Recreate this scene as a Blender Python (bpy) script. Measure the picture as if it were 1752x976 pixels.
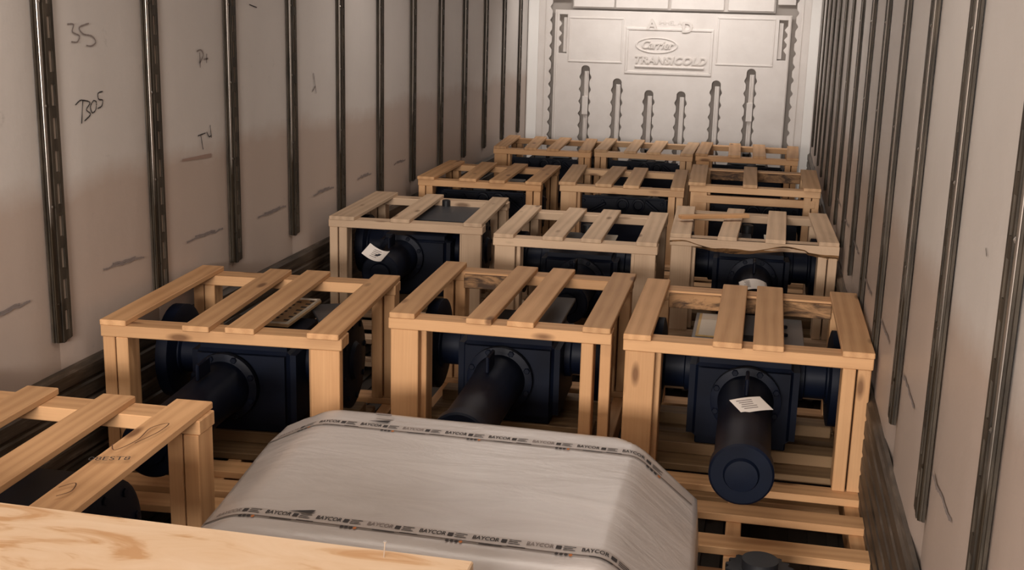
import bpy, bmesh, math, random
from mathutils import Vector, Matrix, noise
random.seed(7)
R = math.radians
for o in list(bpy.data.objects): bpy.data.objects.remove(o)
SC = bpy.context.scene
COL = SC.collection

# ------------------------------------------------------------------ camera
F, YAW, PIT, ROL = 2010.518, 0.207889, 0.232216, 0.026689
cy, sy, cp, sp, cr, sr = math.cos(YAW), math.sin(YAW), math.cos(PIT), math.sin(PIT), math.cos(ROL), math.sin(ROL)
fw = Vector((-sy*cp, cy*cp, -sp)); r0 = Vector((cy, sy, 0)); u0 = r0.cross(fw)
rr = cr*r0 + sr*u0; uu = -sr*r0 + cr*u0
cam = bpy.data.cameras.new('camera'); co = bpy.data.objects.new('camera', cam); COL.objects.link(co)
cam.sensor_width = 36; cam.lens = F*36/1752; cam.clip_start = .05
co.matrix_world = Matrix(((rr.x, uu.x, -fw.x, .858), (rr.y, uu.y, -fw.y, 0), (rr.z, uu.z, -fw.z, 1.613), (0, 0, 0, 1)))
SC.camera = co

# ------------------------------------------------------------------ world, lights, exposure
W = bpy.data.worlds.new('dock'); SC.world = W; W.use_nodes = True
W.node_tree.nodes['Background'].inputs[0].default_value = (1, .80, .62, 1)
W.node_tree.nodes['Background'].inputs[1].default_value = .08
def area(name, loc, target, sx, sz, power, col, spread=180):
    l = bpy.data.lights.new(name, 'AREA'); l.shape = 'RECTANGLE'; l.size = sx; l.size_y = sz
    l.energy = power; l.color = col; l.spread = R(spread)
    o = bpy.data.objects.new(name, l); COL.objects.link(o); o.location = loc
    o.rotation_euler = (Vector(target)-Vector(loc)).to_track_quat('-Z', 'Y').to_euler()
    return o
area('door_light', (.1, -2.6, 1.75), (0, 10.4, 1.35), 1.9, .5, 330, (1, .92, .86))
area('dock_lamp', (-.2, -1.3, 2.0), (0, 5, .4), .5, .25, 17, (1, .80, .62))
area('added_fill_far', (0, 9.75, 2.08), (0, 10.35, .2), 2.0, .2, 17, (1, .95, .91), 150)  # unseen fill, added to brighten the bulkhead and bring out its relief
area('added_fill_middle', (0, 5.9, 2.10), (0, 5.9, 0), 1.6, .35, 13, (1, .92, .86))  # unseen overhead fill, added to lift the far walls and slat tops
area('added_fill_near', (0, 2.6, 2.10), (0, 2.7, 0), 1.4, .35, 10, (1, .90, .80))  # unseen overhead fill, added to brighten the nearer slat tops
SC.view_settings.view_transform = 'Standard'; SC.view_settings.look = 'None'
SC.view_settings.gamma = 1; SC.view_settings.exposure = -.18; SC.view_settings.use_curve_mapping = False

# ------------------------------------------------------------------ helpers
def link(name, me, parent=None, mats=(), loc=(0, 0, 0), rot=None, smooth=False):
    for m in mats:
        if m.name not in [x.name for x in me.materials if x]: me.materials.append(m)
    o = bpy.data.objects.new(name, me); COL.objects.link(o); o.location = loc
    if rot is not None: o.rotation_euler = rot
    if parent: o.parent = parent
    return o
def bm_mesh(bm, name, smooth=None):
    bmesh.ops.recalc_face_normals(bm, faces=bm.faces)
    me = bpy.data.meshes.new(name); bm.to_mesh(me); bm.free()
    if smooth is not None:
        me.polygons.foreach_set('use_smooth', [True]*len(me.polygons))
        try: me.set_sharp_from_angle(angle=R(smooth))
        except Exception: pass
    return me
def thing(name, label, cat, loc=(0, 0, 0), rz=0, group=None):
    o = bpy.data.objects.new(name, None); COL.objects.link(o); o.empty_display_size = .1
    o.location = loc; o.rotation_euler = (0, 0, rz); o['label'] = label; o['category'] = cat
    if group: o['group'] = group
    return o
def add_box(bm, c, s, mi=0):
    v = [bm.verts.new((c[0]+s[0]*x/2, c[1]+s[1]*y/2, c[2]+s[2]*z/2)) for z in (-1, 1) for y in (-1, 1) for x in (-1, 1)]
    for f in ((0, 2, 3, 1), (4, 5, 7, 6), (0, 1, 5, 4), (2, 6, 7, 3), (0, 4, 6, 2), (1, 3, 7, 5)):
        bm.faces.new([v[i] for i in f]).material_index = mi
def box_mesh(s, bev=.003, seg=1, name='box'):
    bm = bmesh.new(); add_box(bm, (0, 0, 0), s)
    if bev: bmesh.ops.bevel(bm, geom=bm.edges[:], offset=min(bev, min(s)*.3), segments=seg, affect='EDGES', profile=.5)
    return bm_mesh(bm, name, 40 if seg > 1 else None)
_cache = {}
def cbox(s, bev=.003, seg=1):
    k = (tuple(round(x, 4) for x in s), bev, seg)
    if k not in _cache: _cache[k] = box_mesh(s, bev, seg)
    return _cache[k]
def lathe(profile, n=32, caps=True, name='lathe', smooth=35):
    """profile: (axial, radius) list; the axis is local Z"""
    bm = bmesh.new(); rings = []
    for z, r in profile:
        rings.append([bm.verts.new((r*math.cos(2*math.pi*i/n), r*math.sin(2*math.pi*i/n), z)) for i in range(n)])
    for a, b in zip(rings, rings[1:]):
        for i in range(n): bm.faces.new((a[i], a[(i+1) % n], b[(i+1) % n], b[i]))
    if caps: bm.faces.new(rings[0]); bm.faces.new(rings[-1])
    return bm_mesh(bm, name, smooth)
def tube(pts, r, n=8, name='tube'):
    bm = bmesh.new(); rings = []
    for i, p in enumerate(pts):
        p = Vector(p); d = (Vector(pts[min(i+1, len(pts)-1)])-Vector(pts[max(i-1, 0)])).normalized()
        a = d.orthogonal().normalized() if i == 0 else (rings_a - d*rings_a.dot(d)).normalized()
        rings_a = a; b = d.cross(a)
        rings.append([bm.verts.new(p+r*(a*math.cos(2*math.pi*k/n)+b*math.sin(2*math.pi*k/n))) for k in range(n)])
    for a, b in zip(rings, rings[1:]):
        for i in range(n): bm.faces.new((a[i], a[(i+1) % n], b[(i+1) % n], b[i]))
    bm.faces.new(rings[0]); bm.faces.new(rings[-1])
    return bm_mesh(bm, name, 60)
def text_mesh(s, size, ext=0, shear=0, off=0, bev=0, spacing=1):
    c = bpy.data.curves.new('txt', 'FONT'); c.body = s; c.size = size; c.extrude = ext; c.shear = shear
    c.offset = off; c.align_x = 'CENTER'; c.align_y = 'CENTER'; c.resolution_u = 3; c.bevel_depth = bev; c.space_character = spacing
    o = bpy.data.objects.new('txt', c); COL.objects.link(o)
    bpy.context.view_layer.update()
    me = bpy.data.meshes.new_from_object(o.evaluated_get(bpy.context.evaluated_depsgraph_get()))
    bpy.data.objects.remove(o); me.name = 'lettering'; me.materials.clear()
    return me

# ------------------------------------------------------------------ materials
def mat(name, col, rough=.6, metal=0, spec=None):
    m = bpy.data.materials.new(name); m.use_nodes = True
    b = m.node_tree.nodes['Principled BSDF']
    b.inputs['Base Color'].default_value = (*col, 1); b.inputs['Roughness'].default_value = rough; b.inputs['Metallic'].default_value = metal
    if spec is not None: b.inputs['Specular IOR Level'].default_value = spec
    return m
class N:
    def __init__(s, m): s.t = m.node_tree; s.b = s.t.nodes['Principled BSDF']
    def n(s, typ, **kw):
        x = s.t.nodes.new(typ)
        for k, v in kw.items():
            if hasattr(x, k): setattr(x, k, v)
            else: x.inputs[k.replace('_', ' ')].default_value = v
        return x
    def l(s, a, b): s.t.links.new(a, b)
    def coords(s, scale, space='Object', rand=True):
        tc = s.n('ShaderNodeTexCoord'); mp = s.n('ShaderNodeMapping'); mp.inputs['Scale'].default_value = scale
        src = tc.outputs[space]
        if rand:
            oi = s.n('ShaderNodeObjectInfo'); mu = s.n('ShaderNodeVectorMath', operation='SCALE'); mu.inputs[0].default_value = (17.3, 31.7, 23.1)
            s.l(oi.outputs['Random'], mu.inputs['Scale']); ad = s.n('ShaderNodeVectorMath', operation='ADD')
            s.l(src, ad.inputs[0]); s.l(mu.outputs[0], ad.inputs[1]); src = ad.outputs[0]
        s.l(src, mp.inputs['Vector']); return mp.outputs[0]
    def noise(s, v, scale, detail=3, rough=.5, dist=0):
        x = s.n('ShaderNodeTexNoise'); x.inputs['Scale'].default_value = scale; x.inputs['Detail'].default_value = detail
        x.inputs['Roughness'].default_value = rough; x.inputs['Distortion'].default_value = dist; s.l(v, x.inputs['Vector']); return x.outputs['Fac']
    def ramp(s, f, stops):
        x = s.n('ShaderNodeValToRGB'); e = x.color_ramp.elements
        while len(e) > 1: e.remove(e[-1])
        e[0].position = stops[0][0]; e[0].color = (*stops[0][1], 1)
        for p, c in stops[1:]:
            k = e.new(p); k.color = (*c, 1)
        s.l(f, x.inputs[0]); return x.outputs['Color']
    def mix(s, f, a, b, mode='MIX'):
        x = s.n('ShaderNodeMix', data_type='RGBA', blend_type=mode)
        for v, i in ((f, 0), (a, 6), (b, 7)):
            if isinstance(v, (int, float)): x.inputs[i].default_value = v
            elif isinstance(v, tuple): x.inputs[i].default_value = (*v, 1)
            else: s.l(v, x.inputs[i])
        return x.outputs[2]
    def bump(s, h, strength, dist=.01):
        x = s.n('ShaderNodeBump'); x.inputs['Strength'].default_value = strength; x.inputs['Distance'].default_value = dist
        s.l(h, x.inputs['Height']); s.l(x.outputs[0], s.b.inputs['Normal'])

def wood(name, light, dark, knot, rough=.62, knots=1.0, stain=0):
    m = mat(name, light, rough, spec=.3); q = N(m)
    v = q.coords((1.0, 9, 9)); v2 = q.coords((1, 1, 1))
    ring = q.n('ShaderNodeTexWave', wave_type='BANDS', bands_direction='Y'); q.l(v, ring.inputs['Vector'])
    ring.inputs['Scale'].default_value = .9; ring.inputs['Distortion'].default_value = 9; ring.inputs['Detail'].default_value = 2; ring.inputs['Detail Scale'].default_value = .6
    fine = q.noise(q.coords((3, 120, 120)), 1.6, 3)
    big = q.noise(v2, 3.2, 2)
    g = q.mix(.55, ring.outputs['Color'], fine)
    g = q.mix(.50, g, big)
    c = q.ramp(g, [(.25, dark), (.60, light), (.9, tuple(min(1, x*1.12) for x in light))])
    vk = q.coords((5.5, 16, 16)); vo = q.n('ShaderNodeTexVoronoi'); vo.inputs['Scale'].default_value = .8; q.l(vk, vo.inputs['Vector'])
    km = q.n('ShaderNodeMapRange'); km.inputs['From Min'].default_value = .10; km.inputs['From Max'].default_value = .22; km.inputs['To Min'].default_value = 1; km.inputs['To Max'].default_value = 0
    q.l(vo.outputs['Distance'], km.inputs['Value'])
    sel = q.n('ShaderNodeMath', operation='GREATER_THAN'); sep = q.n('ShaderNodeSeparateColor'); q.l(vo.outputs['Color'], sep.inputs[0]); q.l(sep.outputs[0], sel.inputs[0]); sel.inputs[1].default_value = 1-.42*knots
    mk = q.n('ShaderNodeMath', operation='MULTIPLY'); q.l(km.outputs[0], mk.inputs[0]); q.l(sel.outputs[0], mk.inputs[1])
    mk2 = q.n('ShaderNodeMath', operation='MULTIPLY'); q.l(mk.outputs[0], mk2.inputs[0]); mk2.inputs[1].default_value = .8
    c = q.mix(mk2.outputs[0], c, knot)
    oi = q.n('ShaderNodeObjectInfo'); tr = q.n('ShaderNodeMapRange'); tr.inputs['To Min'].default_value = .86; tr.inputs['To Max'].default_value = 1.10
    q.l(oi.outputs['Random'], tr.inputs['Value']); cmb = q.n('ShaderNodeCombineColor')
    for i in range(3): q.l(tr.outputs[0], cmb.inputs[i])
    c = q.mix(1.0, c, cmb.outputs[0], 'MULTIPLY')
    if stain:
        sn = q.noise(q.coords((2.5, 9, 9)), 2.2, 5, .7, 1.5)
        sf = q.n('ShaderNodeMapRange'); sf.inputs['From Min'].default_value = .42; sf.inputs['From Max'].default_value = .6; sf.inputs['To Max'].default_value = stain
        q.l(sn, sf.inputs['Value']); c = q.mix(sf.outputs[0], c, knot)
    q.l(c, q.b.inputs['Base Color']); q.bump(g, .25, .003)
    return m
WOOD = wood('pine', (.63, .365, .18), (.48, .255, .115), (.13, .052, .02))
WOODB = wood('pine_pale', (.66, .42, .235), (.53, .31, .16), (.17, .075, .03), knots=.6)
WOODL = mat('pale_lid_wood', (.8, .6, .4), .6, spec=.3); q = N(WOODL)
q.l(q.ramp(q.noise(q.coords((2.2, 7, 7)), 2.0, 4, .6, 1.2), [(.34, (.58, .33, .16)), (.46, (.74, .52, .33)), (.75, (.80, .60, .42))]), q.b.inputs['Base Color'])
DIMBOARD = wood('shaded_inner_board', (.21, .13, .065), (.14, .08, .04), (.06, .03, .012))  # inner boards: a darker wood, with crate shade also put into the colour
LITPINE = wood('pine_lit_pale', (.63, .45, .30), (.48, .33, .215), (.15, .08, .04))  # second-row crates: cool light falling on them is put into the wood colour
BARK = wood('pine_bark_edge', (.40, .22, .10), (.22, .11, .045), (.045, .022, .010), stain=.95)
def wallmat(name, col, low, zsplit):
    m = mat(name, col, .42, spec=.4); q = N(m)
    v = q.coords((1, 1, 1), 'Object', False)
    geo = q.n('ShaderNodeNewGeometry'); sx = q.n('ShaderNodeSeparateXYZ'); q.l(geo.outputs['Position'], sx.inputs[0])
    n1 = q.noise(geo.outputs['Position'], 2.2, 5, .6); n2 = q.noise(geo.outputs['Position'], 14, 4, .6)
    # lower lining darker and warmer: the light's cut-off painted in, with an uneven edge
    ed = q.n('ShaderNodeMath', operation='MULTIPLY_ADD'); q.l(n1, ed.inputs[0]); ed.inputs[1].default_value = .22; q.l(sx.outputs['Z'], ed.inputs[2])
    mr = q.n('ShaderNodeMapRange'); mr.inputs['From Min'].default_value = zsplit-.04+.11; mr.inputs['From Max'].default_value = zsplit+.05+.11; mr.inputs['To Min'].default_value = 1; mr.inputs['To Max'].default_value = 0
    q.l(ed.outputs[0], mr.inputs['Value'])
    c = q.ramp(n1, [(.3, tuple(x*.92 for x in col)), (.7, col)])
    c = q.mix(mr.outputs[0], c, low)
    sp_ = q.n('ShaderNodeMapRange'); sp_.inputs['From Min'].default_value = .66; sp_.inputs['From Max'].default_value = .74; sp_.inputs['To Max'].default_value = .35; q.l(q.noise(geo.outputs['Position'], 9, 5, .65), sp_.inputs['Value'])
    c = q.mix(sp_.outputs[0], c, tuple(x*.45 for x in col))
    q.l(c, q.b.inputs['Base Color']); q.bump(n2, .12, .01)
    return m
WALL = wallmat('wall_lining', (.60, .55, .51), (.46, .37, .315), 1.04)
HEAD = mat('bulkhead_plastic', (.74, .68, .63), .38); q = N(HEAD); v = q.coords((1, 1, 1), 'Object', False)
q.l(q.ramp(q.noise(v, 3, 5, .6), [(.3, (.66, .60, .555)), (.7, (.76, .705, .66))]), q.b.inputs['Base Color']); q.bump(q.noise(v, 9, 4), .18, .01)
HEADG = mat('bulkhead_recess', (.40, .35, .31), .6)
CORN = mat('corner_trim_white', (.90, .87, .83), .25)
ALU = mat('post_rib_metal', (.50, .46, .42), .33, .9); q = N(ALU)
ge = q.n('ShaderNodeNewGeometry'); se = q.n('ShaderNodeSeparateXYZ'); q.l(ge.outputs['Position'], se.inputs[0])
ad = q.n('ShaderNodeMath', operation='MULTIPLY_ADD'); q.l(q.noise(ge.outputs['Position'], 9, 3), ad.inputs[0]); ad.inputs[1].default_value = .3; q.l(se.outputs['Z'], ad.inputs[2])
gm = q.n('ShaderNodeMapRange'); gm.inputs['From Min'].default_value = 1.05; gm.inputs['From Max'].default_value = 1.28; q.l(ad.outputs[0], gm.inputs['Value'])  # ribs darken lower down: brown stain plus shade painted into the colour
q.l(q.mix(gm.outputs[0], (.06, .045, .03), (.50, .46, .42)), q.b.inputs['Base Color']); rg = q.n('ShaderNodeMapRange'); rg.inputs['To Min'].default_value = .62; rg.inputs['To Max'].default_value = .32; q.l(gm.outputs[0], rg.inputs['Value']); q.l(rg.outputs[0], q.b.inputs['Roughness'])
POST = mat('post_dark_metal', (.055, .043, .030), .6, .1, .25); q = N(POST)
q.l(q.ramp(q.noise(q.coords((6, 6, 1.2)), 5, 4, .6), [(.35, (.022, .017, .012)), (.75, (.085, .066, .047))]), q.b.inputs['Base Color'])
SLOT = mat('post_slot_backing', (.34, .28, .23), .6)
SCUFF = mat('scuff_liner', (.07, .055, .042), .5, .2); q = N(SCUFF)
q.l(q.ramp(q.noise(q.coords((1, .7, 9), rand=False), 6, 5, .65), [(.35, (.028, .021, .015)), (.62, (.10, .075, .055)), (.8, (.26, .21, .17))]), q.b.inputs['Base Color'])
FLOOR = mat('floor_metal', (.045, .038, .032), .55, .5)
BLUE = mat('dark_blue_paint', (.010, .017, .036), .52, spec=.17); q = N(BLUE)
q.l(q.ramp(q.noise(q.coords((1, 1, 1)), 7, 4), [(.35, (.0012, .0026, .0085)), (.7, (.0028, .0058, .016))]), q.b.inputs['Base Color'])
BLACK = mat('black_rubber', (.010, .010, .012), .5)
GREY = mat('grey_steel_plate', (.20, .20, .205), .42, .4)
DPLATE = mat('dark_grey_plate', (.060, .062, .068), .45, .2)
PLATEW = mat('pale_name_plate', (.62, .55, .45), .5)
GOLD = mat('gold_border', (.55, .36, .13), .45)
TAN = mat('tan_name_plate', (.40, .25, .12), .5)
PAPER = mat('paper', (.78, .72, .66), .7)
INK = mat('ink', (.03, .025, .025), .8)
INKF = mat('faded_ink', (.22, .18, .165), .8)
ORANGE = mat('orange_ink', (.45, .14, .03), .7)
FILM = mat('stretch_film', (.60, .55, .52), .30); q = N(FILM)
v = q.coords((1, 3.2, 1.5), rand=False); w1 = q.noise(v, 3.5, 6, .62, .8)
q.l(q.ramp(w1, [(.3, (.46, .415, .39)), (.7, (.55, .505, .48))]), q.b.inputs['Base Color'])
q.bump(w1, .17, .02); q.b.inputs['Coat Weight'].default_value = .3; q.b.inputs['Coat Roughness'].default_value = .25
TAPE = mat('printed_tape', (.42, .37, .34), .35)
TAPEE = mat('tape_edge_line', (.13, .10, .085), .5)  # dark line along one edge of the tape
NAIL = mat('nail_steel', (.8, .78, .76), .3, .9)

# ------------------------------------------------------------------ trailer shell
ZC, Y0, Y1, HW = 2.12, -1.6, 10.48, 1.25
def struct(o, lab=None):
    o['kind'] = 'structure'
    if lab: o['label'] = lab
    return o
def wall(side):
    s = -1 if side == 'left' else 1
    bm = bmesh.new(); add_box(bm, (s*(HW+.045), (Y0+Y1)/2, ZC/2), (.05, Y1-Y0, ZC))
    w = struct(link('wall_'+side, bm_mesh(bm, 'wall'), None, [WALL]))
    w['label'] = 'pale scuffed trailer wall lining on the %s with dark slotted posts' % side
    step = .625; ys = (3.176 if s < 0 else 1.893) - .0
    ks = [k for k in range(-9, 14) if Y0 < ys+k*step < Y1-.2]
    # lining panels between the posts, slightly bulged, edges turned back to the posts
    nz, ny = 8, 10; y_edges = [Y0]+[ys+k*step for k in ks]+[Y1]
    for i, (a, b) in enumerate(zip(y_edges, y_edges[1:])):
        bm = bmesh.new(); g = []
        a2, b2 = a+.0004, b-.0004; L = b2-a2; ph = random.random()*9
        for iy in range(ny+1):
            t = iy/ny; row = []
            bul = .004+.010*min(1, min(t, 1-t)*5)
            for iz in range(nz+1):
                z = .40+(ZC-.40)*iz/nz
                wob = .003*noise.noise(Vector((t*2+ph, z*1.5, ph)))
                row.append(bm.verts.new((s*(HW+.014-bul+wob*min(1, min(t, 1-t)*5)), a2+L*t, z)))
            g.append(row)
        for iy in range(ny):
            for iz in range(nz): bm.faces.new((g[iy][iz], g[iy+1][iz], g[iy+1][iz+1], g[iy][iz+1]))
        r = bmesh.ops.extrude_face_region(bm, geom=bm.faces[:])
        for v in r['geom']:
            if isinstance(v, bmesh.types.BMVert): v.co.x = s*(HW+.020)
        o = link('wall_panel', bm_mesh(bm, 'wall_panel', 50), w, [WALL])
    # slotted posts (one mesh, shared)
    bm = bmesh.new(); Zb = .55; H = ZC-Zb; d = -s   # d: towards the room
    add_box(bm, (0, -.042, H/2), (.010, .012, H), 0)
    add_box(bm, (d*.001, 0, H/2), (.006, .092, H), 0)
    add_box(bm, (d*.006, -.024, H/2), (.012, .030, H), 0)
    for kk in range(6):    # rounded bright rib
        a = math.pi*kk/5
    prof = [(d*(.011+.007*math.sin(math.pi*t/6)), -.026-.0075*math.cos(math.pi*t/6)) for t in range(7)]
    lo = [bm.verts.new((x, y, 0)) for x, y in prof]; hi = [bm.verts.new((x, y, H)) for x, y in prof]
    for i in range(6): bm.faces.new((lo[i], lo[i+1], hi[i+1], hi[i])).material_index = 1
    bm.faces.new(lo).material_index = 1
    add_box(bm, (d*.010, .004, H/2), (.014, .014, H), 0)
    add_box(bm, (d*.010, .037, H/2), (.014, .014, H), 0)
    add_box(bm, (d*.0045, .0205, H/2), (.004, .020, H), 2)
    z = .02
    while z < H:
        add_box(bm, (d*.010, .0205, z), (.013, .022, .036), 0); z += .10
    z = .13
    while z < H:
        for k in range(6):
            a0, a1 = k*math.pi/3, (k+1)*math.pi/3
            p = [(d*.019, -.024+.006*math.cos(a0), z+.006*math.sin(a0)), (d*.019, -.024+.006*math.cos(a1), z+.006*math.sin(a1))]
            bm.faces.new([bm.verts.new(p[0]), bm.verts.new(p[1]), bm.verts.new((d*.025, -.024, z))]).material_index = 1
        z += .305
    for v in bm.verts:      # chamfered foot of the post
        v.co.x *= .55
        if v.co.z < .012: v.co.z += .25*abs(v.co.y)
    me = bm_mesh(bm, 'wall_post')
    for k in ks:
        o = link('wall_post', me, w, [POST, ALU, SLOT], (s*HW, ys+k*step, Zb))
    # corrugated kick liner along the foot of the wall
    prof = [(HW, .465), (HW-.010, .462)]
    zz = .462
    for k in range(7):
        zt = .455-k*.06
        prof += [(HW-.016, zt), (HW-.023, zt-.006), (HW-.023, zt-.046), (HW-.016, zt-.052)]
    prof += [(HW-.03, .03), (HW, 0)]
    bm = bmesh.new(); A = [bm.verts.new((s*x, Y0, z)) for x, z in prof]; B = [bm.verts.new((s*x, Y1, z)) for x, z in prof]
    for i in range(len(prof)-1): bm.faces.new((A[i], A[i+1], B[i+1], B[i]))
    struct(link('baseboard_'+side, bm_mesh(bm, 'kick'), None, [SCUFF]), 'dark scratched kick liner along the foot of the %s wall' % side)
    return w
WL = wall('left'); WR = wall('right')

def stroke(pts, width, s, parent, m, name='pen_mark'):
    """ribbon lying on a side wall, pts in (y, z)"""
    bm = bmesh.new(); L = []
    for i, p in enumerate(pts):
        a = Vector(pts[max(0, i-1)]); b = Vector(pts[min(len(pts)-1, i+1)]); d = (b-a).normalized(); n = Vector((-d.y, d.x))*width/2*(.6+.6*random.random())
        x = s*(HW-.0035)
        L.append((bm.verts.new((x, p[0]+n.x, p[1]+n.y)), bm.verts.new((x, p[0]-n.x, p[1]-n.y))))
    for a, b in zip(L, L[1:]): bm.faces.new((a[0], a[1], b[1], b[0]))
    return link(name, bm_mesh(bm, name), parent, [m])
def mark(pl, s, parent, m, width=.006, name='pen_mark'):
    bm = bmesh.new()
    for pts in pl:
        q_ = []
        for a, b in zip(pts, pts[1:]):
            for t in (0, .25, .5, .75): q_.append((a[0]+(b[0]-a[0])*t, a[1]+(b[1]-a[1])*t))
        q_.append(pts[-1]); L = []
        for i, p in enumerate(q_):
            a = Vector(q_[max(0, i-1)]); b = Vector(q_[min(len(q_)-1, i+1)]); d = (b-a).normalized(); n = Vector((-d.y, d.x))*width/2*random.uniform(.7, 1.3)
            L.append((bm.verts.new((s*(HW-.0035), p[0]+n.x, p[1]+n.y)), bm.verts.new((s*(HW-.0035), p[0]-n.x, p[1]-n.y))))
        for a, b in zip(L, L[1:]): bm.faces.new((a[0], a[1], b[1], b[0]))
    return link(name, bm_mesh(bm, name), parent, [m])
def smooth_pl(p, n=5):
    o = []
    for i in range(len(p)-1):
        p0, p1, p2, p3 = p[max(i-1, 0)], p[i], p[i+1], p[min(i+2, len(p)-1)]
        for k in range(n):
            t = k/n
            o.append(tuple(.5*((2*p1[j])+(-p0[j]+p2[j])*t+(2*p0[j]-5*p1[j]+4*p2[j]-p3[j])*t*t+(-p0[j]+3*p1[j]-3*p2[j]+p3[j])*t**3) for j in (0, 1)))
    return o+[p[-1]]
for a, b in (((3.425, .733), (3.689, .723)), ((4.003, .716), (4.31, .713)), ((4.646, .705), (4.951, .705)), ((5.286, .704), (5.562, .708)), ((2.800, .713), (3.023, .723)), ((5.92, .70), (6.14, .70)), ((6.55, .70), (6.77, .70))):
    pl = [(a[0]+(b[0]-a[0])*t/9, a[1]+(b[1]-a[1])*t/9+random.uniform(-.004, .004)) for t in range(10)]
    mark([pl, [(x, z+.007) for x, z in pl[2:8]]], -1, WL, INKF, .007)
for a, b in (((2.401, .697), (2.143, .708)), ((3.015, .73), (2.762, .724)), ((3.644, .714), (3.374, .711)), ((4.297, .697), (4.012, .701)), ((4.934, .714), (4.658, .715)), ((5.56, .70), (5.30, .71)), ((6.2, .70), (5.95, .70)), ((1.75, .70), (1.5, .71))):
    pl = [(a[0]+(b[0]-a[0])*t/9, a[1]+(b[1]-a[1])*t/9+random.uniform(-.004, .004)) for t in range(10)]
    mark([pl], 1, WR, INKF, .009)
mark([smooth_pl([(3.319, 1.281), (3.345, 1.293), (3.362, 1.293)]), [(3.362, 1.293), (3.348, 1.221)], smooth_pl([(3.362, 1.293), (3.401, 1.283), (3.379, 1.262), (3.401, 1.246), (3.365, 1.228)]),
      smooth_pl([(3.422, 1.288), (3.403, 1.271), (3.411, 1.25), (3.432, 1.258), (3.438, 1.282), (3.422, 1.288)]), smooth_pl([(3.479, 1.313), (3.451, 1.309), (3.453, 1.29), (3.476, 1.285), (3.468, 1.267), (3.443, 1.261)])], -1, WL, INK, .0042)
mark([smooth_pl([(3.301, 1.527), (3.335, 1.526), (3.326, 1.504), (3.363, 1.491), (3.349, 1.473), (3.317, 1.474)]), smooth_pl([(3.42, 1.529), (3.366, 1.517), (3.384, 1.497), (3.432, 1.489), (3.454, 1.471), (3.429, 1.459), (3.399, 1.461)])], -1, WL, INKF, .005)
mark([smooth_pl([(4.138, 1.421), (4.171, 1.425), (4.189, 1.405), (4.158, 1.377)]), [(4.161, 1.416), (4.161, 1.36)], [(4.218, 1.41), (4.215, 1.375)], [(4.196, 1.39), (4.228, 1.392)]], -1, WL, INKF, .006)
mark([[(4.123, 1.106), (4.186, 1.111)], [(4.147, 1.105), (4.162, 1.05)], smooth_pl([(4.196, 1.114), (4.214, 1.094), (4.234, 1.097)]), [(4.227, 1.138), (4.234, 1.088)]], -1, WL, INK, .0045)
mark([[(4.612, 1.596), (4.685, 1.584)]], -1, WL, INK, .005)
mark([[(5.306, 1.286), (5.34, 1.189)], [(5.29, 1.20), (5.33, 1.225)]], -1, WL, INKF, .006)
mark([[(3.992, 1.028), (4.229, 1.02)]], -1, WL, mat('old_rust_scuff', (.30, .20, .16), .7), .012, 'scuff_mark')
mark([[(2.128, 1.228), (2.113, 1.216)]], 1, WR, INK, .004)

bm = bmesh.new(); add_box(bm, (0, (Y0+Y1)/2, -.03), (2*HW+.1, Y1-Y0, .04))
for k in range(42): add_box(bm, (-HW+.03+k*.0595, (Y0+Y1)/2, -.003), (.034, Y1-Y0, .006))
for v in bm.verts: v.co.z -= .0
struct(link('floor', bm_mesh(bm, 'floor'), None, [FLOOR]), 'dark ribbed metal trailer floor under the pallets')
bm = bmesh.new(); add_box(bm, (0, (Y0+Y1)/2, ZC+.03), (2*HW+.1, Y1-Y0, .06))
struct(link('ceiling', bm_mesh(bm, 'ceiling'), None, [mat('ceiling_white', (.7, .66, .62), .5)]), 'off-white trailer roof lining')

# ------------------------------------------------------------------ bulkhead (front wall)
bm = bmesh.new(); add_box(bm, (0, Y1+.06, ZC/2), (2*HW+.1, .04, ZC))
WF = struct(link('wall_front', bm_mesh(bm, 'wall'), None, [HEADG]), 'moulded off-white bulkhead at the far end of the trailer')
def plate(name, outer, holes, y, depth, m, parent=WF, bev=.003):
    c = bpy.data.curves.new('pl', 'CURVE'); c.dimensions = '2D'; c.fill_mode = 'BOTH'; c.extrude = depth/2; c.bevel_depth = bev; c.bevel_resolution = 1; c.offset = -bev
    for loop in [outer]+holes:
        sp_ = c.splines.new('POLY'); sp_.points.add(len(loop)-1); sp_.use_cyclic_u = True
        for i, p in enumerate(loop): sp_.points[i].co = (p[0], p[1], 0, 1)
    o = bpy.data.objects.new('pl', c); COL.objects.link(o); bpy.context.view_layer.update()
    me = bpy.data.meshes.new_from_object(o.evaluated_get(bpy.context.evaluated_depsgraph_get())); bpy.data.objects.remove(o)
    me.transform(Matrix.Rotation(R(90), 4, 'X')); me.materials.clear()
    return link(name, me, parent, [m], (0, y, 0))
def wavy(xc, hw, zt, zb, amp=.017, pitch=.107, side='both'):
    L, Rr = [], []; n = int((zt-zb)/.0134); 
    for i in range(n+1):
        z = zt-.03-(zt-.03-zb)*i/n; ph = ((zt-.05-z)/pitch) % 1
        b = amp*max(0, 1-abs(ph-.5)*4)**.7
        L.append((xc-hw-(b if side in ('both', 'l') else 0), z)); Rr.append((xc+hw+(b if side in ('both', 'r') else 0), z))
    cap = [(xc+hw*math.cos(a)*.95, zt-.03+.03*math.sin(a)) for a in [math.pi*k/8 for k in range(1, 8)]]
    return L[::-1][:]+[(x, z) for x, z in cap[::-1]]+Rr
VX = [(-.733, 1.13), (-.447, 1.025), (-.164, .935), (.117, .935), (.414, 1.04), (.705, 1.15)]
holes = [wavy(x, .038, z, .05) for x, z in VX]
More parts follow.
